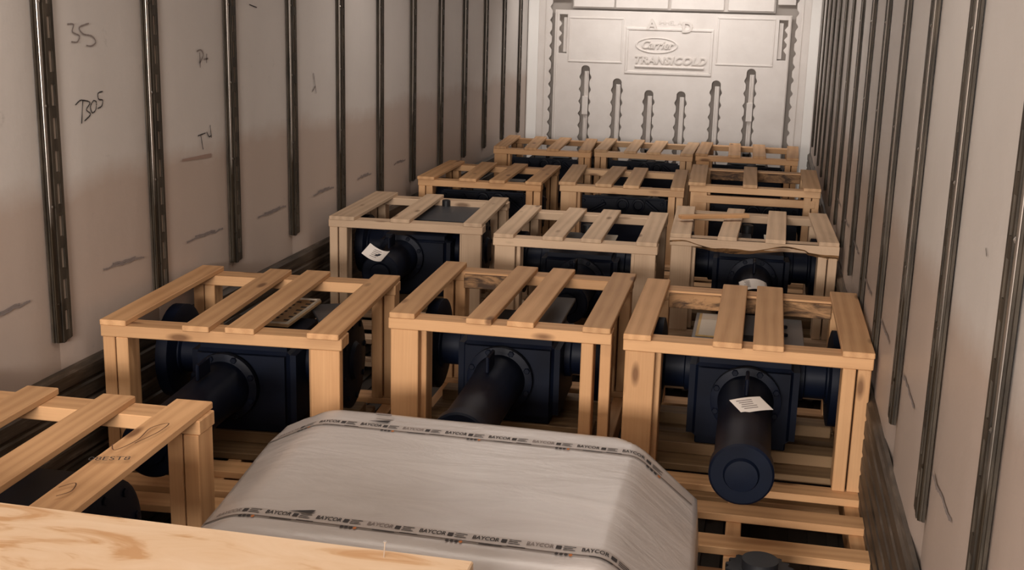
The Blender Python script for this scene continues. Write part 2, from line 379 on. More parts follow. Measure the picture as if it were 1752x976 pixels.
for s in (-1, 1):
    xc = s*.945; L = []
    for i in range(47):
        i = i/2; z = 1.565-.335*i/23; ph = (i/23*4) % 1; b = -.024*max(0, 1-min(abs(i/23*4-c_) for c_ in (1, 2, 3))*3)**.7
        L.append((xc+s*(.036+b), z))
    holes.append([(xc-s*.036, 1.23), (xc-s*.036, 1.565)]+L if s > 0 else [(xc-s*.036, 1.23), (xc-s*.036, 1.565)]+L)
plate('bulkhead_panel', [(-1.02, .02), (-1.02, 1.605), (1.01, 1.605), (1.01, .02)], holes, Y1-.02, .026, HEAD)
back = []
for x, z in VX:     # moulded rib inside each air slot
    bm = bmesh.new(); zh = z-.05
    add_box(bm, (x+.010, Y1+.008, (.05+zh)/2), (.040, .05, zh-.05)); add_box(bm, (x+.001, Y1-.018, (.05+zh)/2), (.006, .012, zh-.05)); add_box(bm, (x+.020, Y1-.018, (.05+zh)/2), (.006, .012, zh-.05))
    if z > 1.1: add_box(bm, (x+.005, Y1-.016, .78), (.052, .04, .16))
    bmesh.ops.bevel(bm, geom=bm.edges[:], offset=.002, segments=1, affect='EDGES')
    link('air_slot_rib', bm_mesh(bm, 'rib'), WF, [HEAD])
for s in (-1, 1):
    bm = bmesh.new(); add_box(bm, (s*.928, Y1+.015, 1.39), (.034, .04, .30)); link('handle_slot_back', bm_mesh(bm, 'b'), WF, [HEAD])
    # wavy side frame
    n = 180; wav = []
    for i in range(n+1):
        z = .02+(ZC-.04)*i/n; b = .020*max(0, 1-abs(((z/.112) % 1)-.5)*4)**.7; wav.append((s*(1.045-b*(-1)), z))
    outer = [(s*1.165, ZC-.02), (s*1.165, .02)]+wav
    if s > 0: outer = outer[::-1]
    plate('side_frame', outer, [], Y1-.026, .03, HEAD)
    bm = bmesh.new(); add_box(bm, (s*1.098, Y1-.045, ZC/2), (.012, .012, ZC-.04)); bmesh.ops.bevel(bm, geom=bm.edges[:], offset=.003, segments=1, affect='EDGES')
    link('frame_ridge', bm_mesh(bm, 'r'), WF, [HEAD])
    bm = bmesh.new(); add_box(bm, (s*.998, Y1-.037, .81), (.012, .010, 1.58)); bmesh.ops.bevel(bm, geom=bm.edges[:], offset=.003, segments=1, affect='EDGES')
    link('panel_ridge', bm_mesh(bm, 'r'), WF, [HEAD])
    # bright corner trim
    bm = bmesh.new(); a = [(s*1.245, Y1-.115), (s*1.236, Y1-.118), (s*1.165, Y1-.045), (s*1.165, Y1-.035), (s*1.245, Y1-.035)]
    lo = [bm.verts.new((x, y, 0.02)) for x, y in a]; hi = [bm.verts.new((x, y, ZC-.01)) for x, y in a]
    for i in range(5): bm.faces.new((lo[i], lo[(i+1) % 5], hi[(i+1) % 5], hi[i]))
    struct(link('trim_1' if s < 0 else 'trim_2', bm_mesh(bm, 't'), None, [CORN]), 'bright white corner trim at the %s end of the bulkhead' % ('left' if s < 0 else 'right'))
def rim(name, x0, x1, z0, z1, w=.016, h=.012, y=Y1-.036):
    bm = bmesh.new()
    for c, sz in ((((x0+x1)/2, y, z0), (x1-x0+w, h, w)), (((x0+x1)/2, y, z1), (x1-x0+w, h, w)), ((x0, y, (z0+z1)/2), (w, h, z1-z0-w)), ((x1, y, (z0+z1)/2), (w, h, z1-z0-w))): add_box(bm, c, sz)
    bmesh.ops.bevel(bm, geom=[e for e in bm.edges], offset=.003, segments=1, affect='EDGES')
    return link(name, bm_mesh(bm, name), WF, [HEAD])
rim('square_rim', -.886, -.42, 1.165, 1.54); rim('square_rim', .40, .87, 1.18, 1.57); rim('badge_rim', -.376, .355, 1.085, 1.46, .022, .018)
for i, (a, b) in enumerate(((-.86, -.50), (-.49, -.035), (-.015, .44), (.47, .86))):
    me = cbox((b-a, .05, ZC-1.64), .006); link('upper_panel', me, WF, [HEAD], ((a+b)/2, Y1-.02, (ZC+1.62)/2))
link('upper_backing', cbox((1.74, .03, ZC-1.62), .002), WF, [HEAD], (0, Y1+.01, (ZC+1.62)/2))
for s in (-1, 1): link('corner_cap', cbox((.15, .03, .4), .004), WF, [HEAD], (s*.96, Y1-.0, 1.89))
def emboss(s_, x, z, size, depth=.008, shear=0, wide=1, sp_=1, name='lettering', m=None, off=0):
    me = text_mesh(s_, size, depth, shear, off, .001, sp_); me.transform(Matrix.Diagonal((wide, 1, 1, 1))); me.transform(Matrix.Rotation(R(90), 4, 'X'))
    return link(name, me, WF, [m or HEAD], (x, Y1-.036-depth*.6, z))
HEADL = mat('bulkhead_lettering', (.68, .62, .57), .42)
emboss('A', -.166, 1.497, .125, m=HEADL, off=.004); emboss('D', .137, 1.480, .125, m=HEADL, off=.004); emboss('IHHEL A', -.01, 1.515, .055, .001, m=HEADL)
emboss('Carrier', -.118, 1.325, .095, .006, .35, .95, m=HEADL, off=.001); emboss('TRANSICOLD', .0, 1.195, .088, .0055, .25, 1.06, 1.12, m=HEADL, off=.002)
link('underline_bar', cbox((.60, .02, .016), .004), WF, [HEAD], (.0, Y1-.040, 1.138))
bm = bmesh.new(); n = 48
for rx, rz_, y, k in ((.185, .068, 0, 0),):
    pr_ = [(1.0, 0), (.985, -.010), (.93, -.010), (.915, 0)]
    rings = [[bm.verts.new(((-.118)+rx*f*math.cos(2*math.pi*i/n), Y1-.034+dy, 1.323+rz_*(f if f > .98 else f-.04)*math.sin(2*math.pi*i/n))) for i in range(n)] for f, dy in pr_]
    for a, b in zip(rings, rings[1:]):
        for i in range(n): bm.faces.new((a[i], a[(i+1) % n], b[(i+1) % n], b[i]))
link('oval_badge', bm_mesh(bm, 'oval', 40), WF, [HEAD])

# ------------------------------------------------------------------ gear units
def bolt_mesh(r=.011, h=.010): return lathe([(0, r), (h*.8, r), (h, r*.8)], 6, smooth=None)
BOLT = bolt_mesh()
def cyl(prof, parent, name, m, loc, axis, n=36):
    rot = {'-y': (R(90), 0, 0), 'x': (0, R(90), 0), '-x': (0, R(-90), 0), 'z': (0, 0, 0)}[axis]
    return link(name, lathe(prof, n), parent, [m], loc, rot)
def rimesh(w, l, b, h):
    bm = bmesh.new()
    for c, sz in (((0, l/2-b/2, 0), (w, b, h)), ((0, -l/2+b/2, 0), (w, b, h)), ((w/2-b/2, 0, 0), (b, l-2*b, h)), ((-w/2+b/2, 0, 0), (b, l-2*b, h))): add_box(bm, c, sz)
    return bm_mesh(bm, 'rim')
def gear_unit(label, o, rz, kind, zoff=0, tubelen=.50, flange=.15, plate_kind=None, shift=0, tube_x=0, depth=.82, tz=.385, wide=.33):
    g = thing('gear_unit', label, 'machine', (o[0], o[1], .19), rz, 'dark blue gear units in the crates')
    def L(x, y, z): return (x+shift, y, z-.19)
    # housing
    bm = bmesh.new(); add_box(bm, (0, 0, 0), (.36, .42, .30)); bmesh.ops.bevel(bm, geom=bm.edges[:], offset=.03, segments=3, affect='EDGES')
    link('housing', bm_mesh(bm, 'housing', 40), g, [BLUE], L(0, .39, .345))
    link('foot', cbox((.30, .07, .04), .004), g, [BLUE], L(0, .24, .210)); link('foot', cbox((.30, .07, .04), .004), g, [BLUE], L(0, .53, .210))
    for s in (-1, 1):
        cyl([(.16, .085), (.20, .085), (.205, .075), (.27, .075), (.275, .09), (wide-.045, .09)], g, 'side_tube', BLUE, L(0, .40, .40), 'x' if s > 0 else '-x')
        f = cyl([(wide-.05, flange-.02), (wide-.045, flange), (wide-.005, flange), (wide, flange-.012), (wide, .07), (wide+.012, .06), (wide+.014, .03)], g, 'flange', BLUE, L(0, .40, .40), 'x' if s > 0 else '-x')
        for k in range(8):
            a = k*math.pi/4+.2
            link('bolt', BOLT, g, [BLUE], L(-s*0+s*(wide-.005), .40+(flange-.028)*math.cos(a), .40+(flange-.028)*math.sin(a)), (0, R(90)*s, 0))
    if kind == 'A':
        cyl([(-.20, .105), (-.185, .115), (-.165, .115), (-.16, .10)], g, 'front_flange', BLUE, L(tube_x, -.02, tz), '-y')
        cyl([(-.20, .095), (-.10, .088), (-.02, .083), (tubelen-.05, .080)], g, 'output_tube', BLUE, L(tube_x, .0, tz), '-y', 48)
        ec = cyl([(tubelen-.055, .080), (tubelen-.05, .090), (tubelen-.005, .090), (tubelen, .084), (tubelen, .050), (tubelen+.012, .045), (tubelen+.014, .02)], g, 'end_cap', BLUE, L(tube_x, 0, tz), '-y', 48)
        link('lifting_fin', cbox((.012, .10, .055), .004), g, [BLUE], L(tube_x, -.02, tz+.115))
        for k in range(8):
            a = k*math.pi/4+.39
            link('bolt', BOLT, g, [BLUE], L(tube_x+.104*math.cos(a), .165-.02, tz+.104*math.sin(a)), (R(90), 0, 0))
    else:
        bm = bmesh.new(); add_box(bm, (0, 0, 0), (.52, .03, .33)); bmesh.ops.bevel(bm, geom=bm.edges[:], offset=.012, segments=2, affect='EDGES')
        link('front_cover', bm_mesh(bm, 'cover', 40), g, [BLUE], L(0, .14, .355))
        for x in (.00, .095):
            cyl([(0, .040), (.012, .038), (.014, .028), (.006, .024)], g, 'boss_ring', BLUE, L(x, .125, .475), '-y', 28)
        o2 = link('web', cbox((.16, .02, .018), .004), g, [BLUE], L(.20, .122, .455)); o2.rotation_euler = (0, R(38), 0)
        o2 = link('web', cbox((.16, .02, .018), .004), g, [BLUE], L(-.17, .122, .44)); o2.rotation_euler = (0, R(-30), 0)
        for x in (-.235, -.12, .235): link('bolt', BOLT, g, [BLUE], L(x, .125, .49), (R(90), 0, 0))
        for x in (-.235, -.08, .08, .235): link('bolt', BOLT, g, [BLUE], L(x, .125, .215), (R(90), 0, 0))
    # what lies on top
    if plate_kind == 'split':      # pale plate, black block, steel plate
        t = link('name_plate', cbox((.13, .36, .012), .002), g, [GREY], L(-.125, .565, .503)); t['label'] = 'pale framed name plate'
        link('plate_border', cbox((.105, .32, .004), .001), t, [GOLD], (0, 0, .008)); link('plate_face', cbox((.085, .30, .004), .001), t, [PLATEW], (0, 0, .010))
        link('cap_block', cbox((.10, .30, .05), .01), g, [BLACK], L(0, .50, .515)); link('steel_plate', cbox((.12, .38, .012), .002), g, [GREY], L(.135, .56, .503))
        for y in (-.06, .05): link('plate_bolt', BOLT, g, [BLACK], L(.13, .56+y, .509))
    elif plate_kind == 'tan':
        t = link('name_plate', cbox((.10, .36, .012), .002), g, [TAN], L(.06, .55, .520), (0, 0, R(-2))); t['label'] = 'tan name plate with dark lettering'
        link('plate_border', rimesh(.094, .354, .008, .006), t, [PLATEW], (0, 0, .008))
        for i in range(14):
            me = cbox((.010+.02*((i*37) % 5)/5, .012, .002), .0005); link('lettering', me, t, [INK], (-.024+.048*(i % 2), -.15+.023*i, .007))
        link('steel_plate', cbox((.16, .22, .012), .002), g, [DPLATE], L(.19, .66, .50), (0, 0, R(25)))
    elif plate_kind == 'grey':
        link('steel_plate', cbox((.13, .42, .012), .002), g, [DPLATE], L(.09, .57, .505)); link('cap_block', cbox((.10, .16, .05), .01), g, [BLACK], L(-.05, .35, .515))
    elif plate_kind == 'wide':
        link('steel_plate', cbox((.32, .46, .012), .003), g, [DPLATE], L(.09, .50, .560)); link('plate_pillar', cbox((.24, .34, .07), .006), g, [BLACK], L(.09, .50, .523))
        cyl([(0, .022), (.03, .022), (.034, .016)], g, 'breather_cap', BLACK, L(.05, .70, .566), 'z', 20)
    elif plate_kind == 'small':
        link('steel_plate', cbox((.12, .30, .012), .002), g, [DPLATE], L(-.06, .52, .505)); t = link('name_plate', cbox((.07, .30, .008), .002), g, [PLATEW], L(.10, .52, .505)); t['label'] = 'pale name plate'
        cyl([(0, .03), (.05, .03), (.055, .02)], g, 'breather_cap', BLACK, L(-.02, .68, .50), 'z', 20)
    return g

# ------------------------------------------------------------------ crates
DECK = .15
def board(name, l, w, t, c, parent, m, axis='x', rz=0, tilt=0, lab=None):
    """timber with its grain along local X; axis gives the direction it runs"""
    l = round(l, 3); w = round(w, 3); t = round(t, 3)
    rot = {'x': (0, 0, rz), 'y': (0, 0, R(90)+rz), 'z': (0, R(-90), rz)}[axis]
    o = link(name, cbox((l, w, t), .0025), parent, [], c, rot)
    if not o.data.materials: o.data.materials.append(m)
    o.material_slots[0].link = 'OBJECT'; o.material_slots[0].material = m
    if lab: o['label'] = lab
    return o
def crate(key, label, FL, FR, rot, depth, slats, posts, ztop=.61, m=WOOD, back=None, frontm=None, prow=True, group='pine crates around the gear units'):
    ang = R(rot); ox, oy = (FL[0]+FR[0])/2, (FL[1]+FR[1])/2; Wd = math.hypot(FR[0]-FL[0], FR[1]-FL[1])
    k = thing('pine_crate', label, 'crate', (ox, oy, 0), ang, group)
    ca, sa = math.cos(ang), math.sin(ang)
    def loc(x, y): dx, dy = x-ox, y-oy; return (ca*dx+sa*dy, -sa*dx+ca*dy)
    h = Wd/2; dz = ztop-.61; zb = ztop-.055     # underside of the top beams
    fy = (-.34 if key == '1L' else -.50) if prow else .0
    # pallet
    for x in (-h+.03, 0, h-.03): board('stringer', depth-fy+.02, .045, .085, (x, (depth+fy)/2, .0835), k, m, 'y')
    for y in (fy+.05, (fy+depth)/2, depth-.05): board('bottom_board', Wd, .09, .022, (0, y, .030), k, m, 'x')
    ys = ([fy+.045, -.225 if fy < -.4 else -.16] if prow else [])+[-.012]
    for y in ys: board('deck_board', Wd+.002, .088, .024, (0, y, .138+random.uniform(-.001, .001)), k, m, 'x')
    board('deck_board', Wd-.11, .13, .024, (0, .165, .138), k, DIMBOARD, 'x'); board('deck_board', Wd-.11, .13, .024, (0, .315, .138), k, DIMBOARD, 'x')
    board('deck_board', Wd-.11, .13, .024, (0, .465, .138), k, DIMBOARD, 'x'); board('deck_board', Wd-.11, .11, .024, (0, .60, .138), k, DIMBOARD, 'x')
    board('deck_board', Wd, .088, .024, (0, depth-.05, .138), k, m, 'x')
    board('support_block', Wd-.14, .09, .04, (0, .24, .170), k, DIMBOARD, 'x'); board('support_block', Wd-.14, .09, .04, (0, .53, .170), k, DIMBOARD, 'x')
    # posts at the corners: 'p' a pair of narrow studs, 'w' a wide stud turned flat
    zl = zb-DECK
    for (sx, yy, cfg) in ((-1, .045, posts[0]), (1, .045, posts[1]), (-1, depth-.05, 'p'), (1, depth-.05, 'p')):
        if cfg == 'p':
            for q_ in (0, 1): board('post', zl, .085, .040, (sx*(h-.024-q_*.046), yy+random.uniform(-.004, .004), DECK+zl/2), k, m, 'z', random.uniform(-.02, .02) if False else 0)
        elif cfg == 's':
            board('post', zl, .085, .036, (sx*(h-.020), yy+.03, DECK+zl/2), k, m, 'z'); board('post', zl, .085, .040, (sx*(h-.078), yy, DECK+zl/2), k, m, 'z')
        else:
            board('post', zl, .040, .095, (sx*(h-.055), yy-.022, DECK+zl/2), k, m, 'z'); board('post', zl, .085, .040, (sx*(h-.10), yy+.045, DECK+zl/2), k, m, 'z')
    # the studs of a 'z' board have width along Y and thickness along X
    board('beam', Wd, .088, .038, (0, .044, zb+.019), k, frontm or m, 'x', lab='split front beam with a bark edge' if frontm else None)
    board('beam', Wd, .088, .038, (0, depth-.048, zb+.019), k, m, 'x')
    if back: board('rail', (Wd-.18)*(.36 if key == '1M' else 1), .020, .055, (-h+.09+(Wd-.18)*.18 if key == '1M' else 0, depth-.102, zb+.004), k, back, 'x', lab='dark bark-stained rail')
    if ztop > .62: board('beam', Wd-.05, .04, .045, (0, .022, zb-.040), k, m, 'x')
    zs = zb+.038+.0085
    for (a, b, c, d) in slats:
        w_ = .5*((b-a)+(d-c)); w_ = min(max(w_, .082), .125)
        f = loc((a+b)/2, oy+0.0); bk = loc((c+d)/2, oy+depth)
        L_ = math.hypot(bk[0]-f[0], bk[1]-f[1]); an = math.atan2(bk[1]-f[1], bk[0]-f[0])-R(90)
        mx, my = (f[0]+bk[0])/2, depth/2-.002
        s_ = board('slat', depth+.012+random.uniform(-.01, .012), w_, .019, (mx, my+random.uniform(-.006, .004), zs+random.uniform(0, .001)), k, m, 'y', an)
    return k
CR = {
 '1L': ((-1.170, 3.31), (-.380, 3.28), 4.8, .835, [(-1.17, -1.089, -1.237, -1.145), (-.895, -.802, -.962, -.88), (-.758, -.654, -.816, -.729), (-.49, -.38, -.549, -.455)], 'pw'),
 '1M': ((-.327, 3.635), (.422, 3.64), 1.5, .845, [(-.327, -.233, -.356, -.276), (-.061, .026, -.068, .018), (.074, .168, .078, .163), (.323, .422, .319, .405)], 'ws'),
 '1R': ((.465, 3.60), (1.236, 3.615), .3, .81, [(.465, .553, .457, .545), (.746, .837, .746, .837), (.868, .966, .873, .966), (1.142, 1.236, 1.137, 1.236)], 'wp'),
 '2L': ((-1.176, 5.335), (-.418, 5.30), 3.0, .80, [(-1.176, -1.037, -1.204, -1.085), (-.868, -.771, -.918, -.826), (-.511, -.418, -.557, -.469)], 'pw'),
 '2M': ((-.317, 5.13), (.43, 5.135), 1.6, .82, [(-.317, -.219, -.338, -.253), (-.089, .004, -.106, -.011), (.085, .179, .073, .164), (.329, .43, .319, .404)], 'ww'),
 '2R': ((.462, 5.415), (1.226, 5.41), 1.6, .815, [(.462, .559, .432, .526), (.682, .766, .695, .786), (.894, .989, .909, .996), (1.133, 1.226, 1.112, 1.201)], 'wp'),
 '3L': ((-1.160, 6.78), (-.412, 6.74), 2.0, .80, [(-1.163, -1.058, -1.183, -1.079), (-.901, -.808, -.968, -.85), (-.721, -.629, -.747, -.651), (-.505, -.41, -.532, -.432)], 'pp'),
 '3M': ((-.312, 6.85), (.422, 6.85), 1.2, .835, [(-.312, -.222, -.379, -.268), (-.104, .001, -.106, -.015), (.064, .161, .037, .128), (.339, .426, .309, .387)], 'wp'),
 '3R': ((.452, 6.85), (1.193, 6.87), .5, .84, [(.443, .545, .415, .515), (.755, .838, .742, .826), (1.097, 1.193, 1.096, 1.195)], 'wp'),
 '4L': ((-1.099, 8.49), (-.373, 8.49), 1.8, .80, [(-1.099, -.999, -1.153, -1.066), (-.867, -.775, -.939, -.848), (-.699, -.608, -.74, -.646), (-.463, -.373, -.532, -.44)], 'wp'),
 '4M': ((-.360, 8.575), (.358, 8.60), .8, .80, [(-.36, -.268, -.388, -.292), (-.141, -.052, -.158, -.07), (.022, .123, .014, .111), (.269, .358, .268, .365)], 'pp'),
 '4R': ((.374, 8.65), (1.105, 8.66), -.5, .81, [(.374, .46, .368, .465), (.61, .697, .588, .678), (.783, .879, .77, .865), (1.024, 1.105, 1.032, 1.125)], 'wp'),
}
LAB = {
 '1L': 'slatted pine crate by the left wall with a tan plate under its slats',
 '1M': 'slatted pine crate in the middle, directly behind the white wrapped pallet',
 '1R': 'nearest slatted pine crate by the right wall, blue tube with paper tag poking out',
 '2L': 'pale crate by the left wall with only three wide slats, second full row',
 '2M': 'pine crate in the middle of the second full row, knot on its front beam',
 '2R': 'pine crate with a split wavy front beam and a loose broken slat on top',
 '3L': 'slatted pine crate by the left wall in the last row but one',
 '3M': 'slatted pine crate in the middle of the last row but one',
 '3R': 'taller pine crate with doubled front beam and three slats by the right wall',
 '4L': 'leftmost pine crate of the farthest row against the bulkhead',
 '4M': 'middle pine crate of the farthest row, under the bulkhead badge',
 '4R': 'rightmost pine crate of the farthest row against the bulkhead',
}
K = {}
for key, (FL, FR, rot, dep, sl, ps) in CR.items():
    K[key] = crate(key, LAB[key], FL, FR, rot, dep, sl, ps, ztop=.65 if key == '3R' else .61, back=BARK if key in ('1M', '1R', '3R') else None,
                    m=LITPINE if key in ('2L', '2M', '2R') else WOODB if key in ('3M', '3R', '4M') else WOOD)
bm = bmesh.new(); hh = .382; top = []; n = 40; zt_ = .593
for i in range(n+1):
    x = -hh+2*hh*i/n; t = i/n; zb_ = .553+.013*math.sin(t*9+1.2)-.010*(t > .8)+.006*noise.noise(Vector((x*14, 0, 3)))
    top.append([bm.verts.new((x, -.004+.003*math.sin(t*17), zt_)), bm.verts.new((x, -.006+.003*math.sin(t*13), zb_+.012+.006*math.sin(t*21))), bm.verts.new((x, .010, zb_-.010)), bm.verts.new((x, .018, zt_))])
for a, b in zip(top, top[1:]):
    for j in range(4): bm.faces.new((a[j], a[(j+1) % 4], b[(j+1) % 4], b[j])).material_index = 1 if j == 1 else 0
bm.faces.new(top[0]); bm.faces.new(top[-1])
link('bark_edge', bm_mesh(bm, 'bark_edge'), K['2R'], [LITPINE, BARK])
# broken slat lying across the top of the second-row right crate
o = board('broken_slat', .36, .045, .018, (-.19, .40, .635), K['2R'], WOOD, 'x', R(24)); o['label'] = 'loose broken slat lying across the others'
# foremost left crate
K0 = crate('0L', 'nearest slatted pine crate at bottom left, with pen scribble on a slat', (-1.20, 1.815), (-.44, 1.82), 1.6, .80,
      [(-1.20, -1.11, -1.23, -1.14), (-.95, -.86, -.99, -.90), (-.73, -.64, -.77, -.68), (-.53, -.43, -.570, -.472)], 'pp', prow=False)

GL = {
 '1L': ('dark blue gear unit with tan lettered plate, in a crate by the left wall', 'A', .42, 'tan'),
 '1M': ('dark blue gear unit in the middle crate directly behind the wrapped pallet', 'A', .47, 'grey'),
 '1R': ('dark blue gear unit at right with pale framed plate on top and round tube end', 'A', .50, 'split'),
 '2L': ('dark blue gear unit under a wide dark plate in the three-slat crate at left', 'A', .22, 'wide'),
 '2M': ('dark blue gear unit in the middle crate of the second full row', 'A', .26, 'small'),
 '2R': ('dark blue gear unit in the crate with the split wavy front beam', 'A', .26, 'small'),
 '3L': ('dark blue gear unit in the left crate of the last row but one', 'B', .2, 'grey'),
 '3M': ('dark blue gear unit in the middle crate of the last row but one', 'B', .2, 'small'),
 '3R': ('dark blue gear unit in the taller crate with doubled front beam', 'B', .2, None),
 '4L': ('dark blue gear unit in the leftmost crate of the farthest row', 'B', .2, 'grey'),
 '4M': ('dark blue gear unit in the middle crate of the farthest row', 'B', .2, 'small'),
 '4R': ('dark blue gear unit in the rightmost crate of the farthest row', 'B', .2, 'small'),
}
G = {}
for key, (lab, kind, tl, pk) in GL.items():
    FL, FR, rot = CR[key][0], CR[key][1], CR[key][2]
    G[key] = gear_unit(lab, ((FL[0]+FR[0])/2, (FL[1]+FR[1])/2), R(rot), kind, tubelen=tl, plate_kind=pk,
                       tz={'1R': .372, '1M': .36, '1L': .36, '2L': .39}.get(key, .37), tube_x={'1M': -.02, '1L': -.05, '2L': -.06}.get(key, .01),
                       flange=.165 if key in ('1L', '1M', '1R') else .15)
gear_unit('dark blue gear unit under the slats of the nearest crate at bottom left', (-.83, 1.80), R(2.6), 'B', plate_kind=None)

# paper tags on the tubes
def tag(label, loc, rot, w, h, curl=.0):
    bm = bmesh.new(); n = 8; g = []
    for i in range(n+1):
        t = i/n-.5; row = []
        for j in (0, 1): row.append(bm.verts.new((t*w, (j-.5)*h, curl*(4*t*t))))
        g.append(row)
    for i in range(n): bm.faces.new((g[i][0], g[i+1][0], g[i+1][1], g[i][1]))
    r_ = bmesh.ops.extrude_face_region(bm, geom=bm.faces[:])
    for v in r_['geom']:
        if isinstance(v, bmesh.types.BMVert): v.co.z -= .0006
    t = thing('paper_tag', label, 'tag', loc, 0, None); t.rotation_euler = rot
    link('sheet', bm_mesh(bm, 'sheet', 60), t, [PAPER])
    bm = bmesh.new()
    for i in range(5): add_box(bm, (-.12*w, h*(.30-.14*i), .0012+curl*.15), (w*(.5-.06*(i % 3)), h*.035, .0006))
    link('print', bm_mesh(bm, 'print'), t, [INKF]); return t
tag('white paper tag stuck on the blue tube in the nearest right crate', (.878, 3.46, .463), (R(14), 0, R(35)), .11, .075, -.003)
tag('curled white paper tag in the three-slat crate at left', (-.865, 5.10, .475), (R(35), R(12), R(-18)), .115, .07, .02)
tag('curled paper tag behind the nearest right crate', (.86, 5.10, .468), (R(20), 0, R(10)), .12, .08, -.02)
tag('white paper tag glimpsed through the back of the middle crate', (.095, 4.94, .462), (R(10), 0, R(8)), .12, .08, -.015)

# ------------------------------------------------------------------ wrapped pallet
def smin(a, b, k=.02):
    h = max(k-abs(a-b), 0)/k; return min(a, b)-h*h*k*.25
def H(x, y):
    z = .507
    z = smin(z, .507-(x-.60)*.80); z = smin(z, .507-(-.225+(-.04)*(y-2.2)/.7-x)*.50)
    z = smin(z, .515-(2.20-y)*.75); z = smin(z, .515-(y-2.955)*2.5-.010)
    z = smin(z, .51-((x-.60)+(y-2.90)*1.2)*.9, .01)
    z += .003*noise.noise(Vector((x*3, y*5, 1.7)))+.0007*noise.noise(Vector((x*7+4, y*20, 5)))
    return z
XL = lambda y: -.300-.11*max(0, min(1, (y-2.2)/.65)); XR = lambda y: .755+.045*(2.9-y)
P = thing('wrapped_pallet', 'pallet load wrapped in white film with printed tape, in front of the crates', 'pallet load', (.22, 2.5, 0))
def pl_(x, y, z): return (x-.22, y-2.5, z)
bm = bmesh.new(); nx, ny = 90, 70; ya, yb = 2.03, 2.965; g = []
for j in range(ny+1):
    y = ya+(yb-ya)*j/ny; row = []
    for i in range(nx+1):
        x = XL(y)+(XR(y)-XL(y))*i/nx; row.append(bm.verts.new(pl_(x, y, H(x, y))))
    g.append(row)
for j in range(ny):
    for i in range(nx): bm.faces.new((g[j][i], g[j][i+1], g[j+1][i+1], g[j+1][i]))
per = g[0][:]+[g[j][nx] for j in range(1, ny+1)]+g[ny][::-1][1:]+[g[j][0] for j in range(ny-1, 0, -1)]
prev = per
for lv in range(1, 9):
    cur = []
    for v in per:
        t = lv/8; z = v.co.z*(1-t)+.02*t; x, y = v.co.x, v.co.y
        d = Vector((x, y, 0)).normalized()*(.012*math.sin(t*3)+.006*noise.noise(Vector((x*14, y*14, z*5))))
        cur.append(bm.verts.new((x+d.x, y+d.y, z)))
    for i in range(len(per)): bm.faces.new((prev[i], prev[(i+1) % len(per)], cur[(i+1) % len(per)], cur[i]))
    prev = cur
bm.faces.new(prev)
link('film_wrap', bm_mesh(bm, 'film', 60), P, [FILM])
for x in (-.12, .22, .56): board('runner', .86, .09, .02, (x-.22, 0, .010), P, WOOD, 'y')
def ribbon(name, yc, w, x0, x1, m, parent, off=.0018, slope=0):
    bm = bmesh.new(); n = 90; g = []
    for i in range(n+1):
        x = x0+(x1-x0)*i/n; yy = yc+slope*(x-.2)+.004*noise.noise(Vector((x*5, yc, 0)))
        g.append([bm.verts.new(pl_(x, yy+w*(k/3-.5), H(x, yy+w*(k/3-.5))+off)) for k in range(4)])
    for a, b in zip(g, g[1:]):
        for k in range(3): bm.faces.new((a[k], b[k], b[k+1], a[k+1]))
    return link(name, bm_mesh(bm, name, 60), parent, [m])
def draped(me, x, y, parent, m, name='lettering', off=.0030, rz=0):
    for v in me.vertices:
        px = x+v.co.x*math.cos(rz)-v.co.y*math.sin(rz); py = y+v.co.x*math.sin(rz)+v.co.y*math.cos(rz)
        v.co = pl_(px, py, H(px, py)+off)
    return link(name, me, parent, [m])
def rects(rs):
    bm = bmesh.new()
    for x, y, w, h in rs:
        n = max(1, int(w/.01)); 
        for i in range(n):
            xa, xb = x+w*i/n, x+w*(i+1)/n
            bm.faces.new([bm.verts.new((p, q_, 0)) for p, q_ in ((xa, y), (xb, y), (xb, y+h), (xa, y+h))])
    return bm_mesh(bm, 'rects')
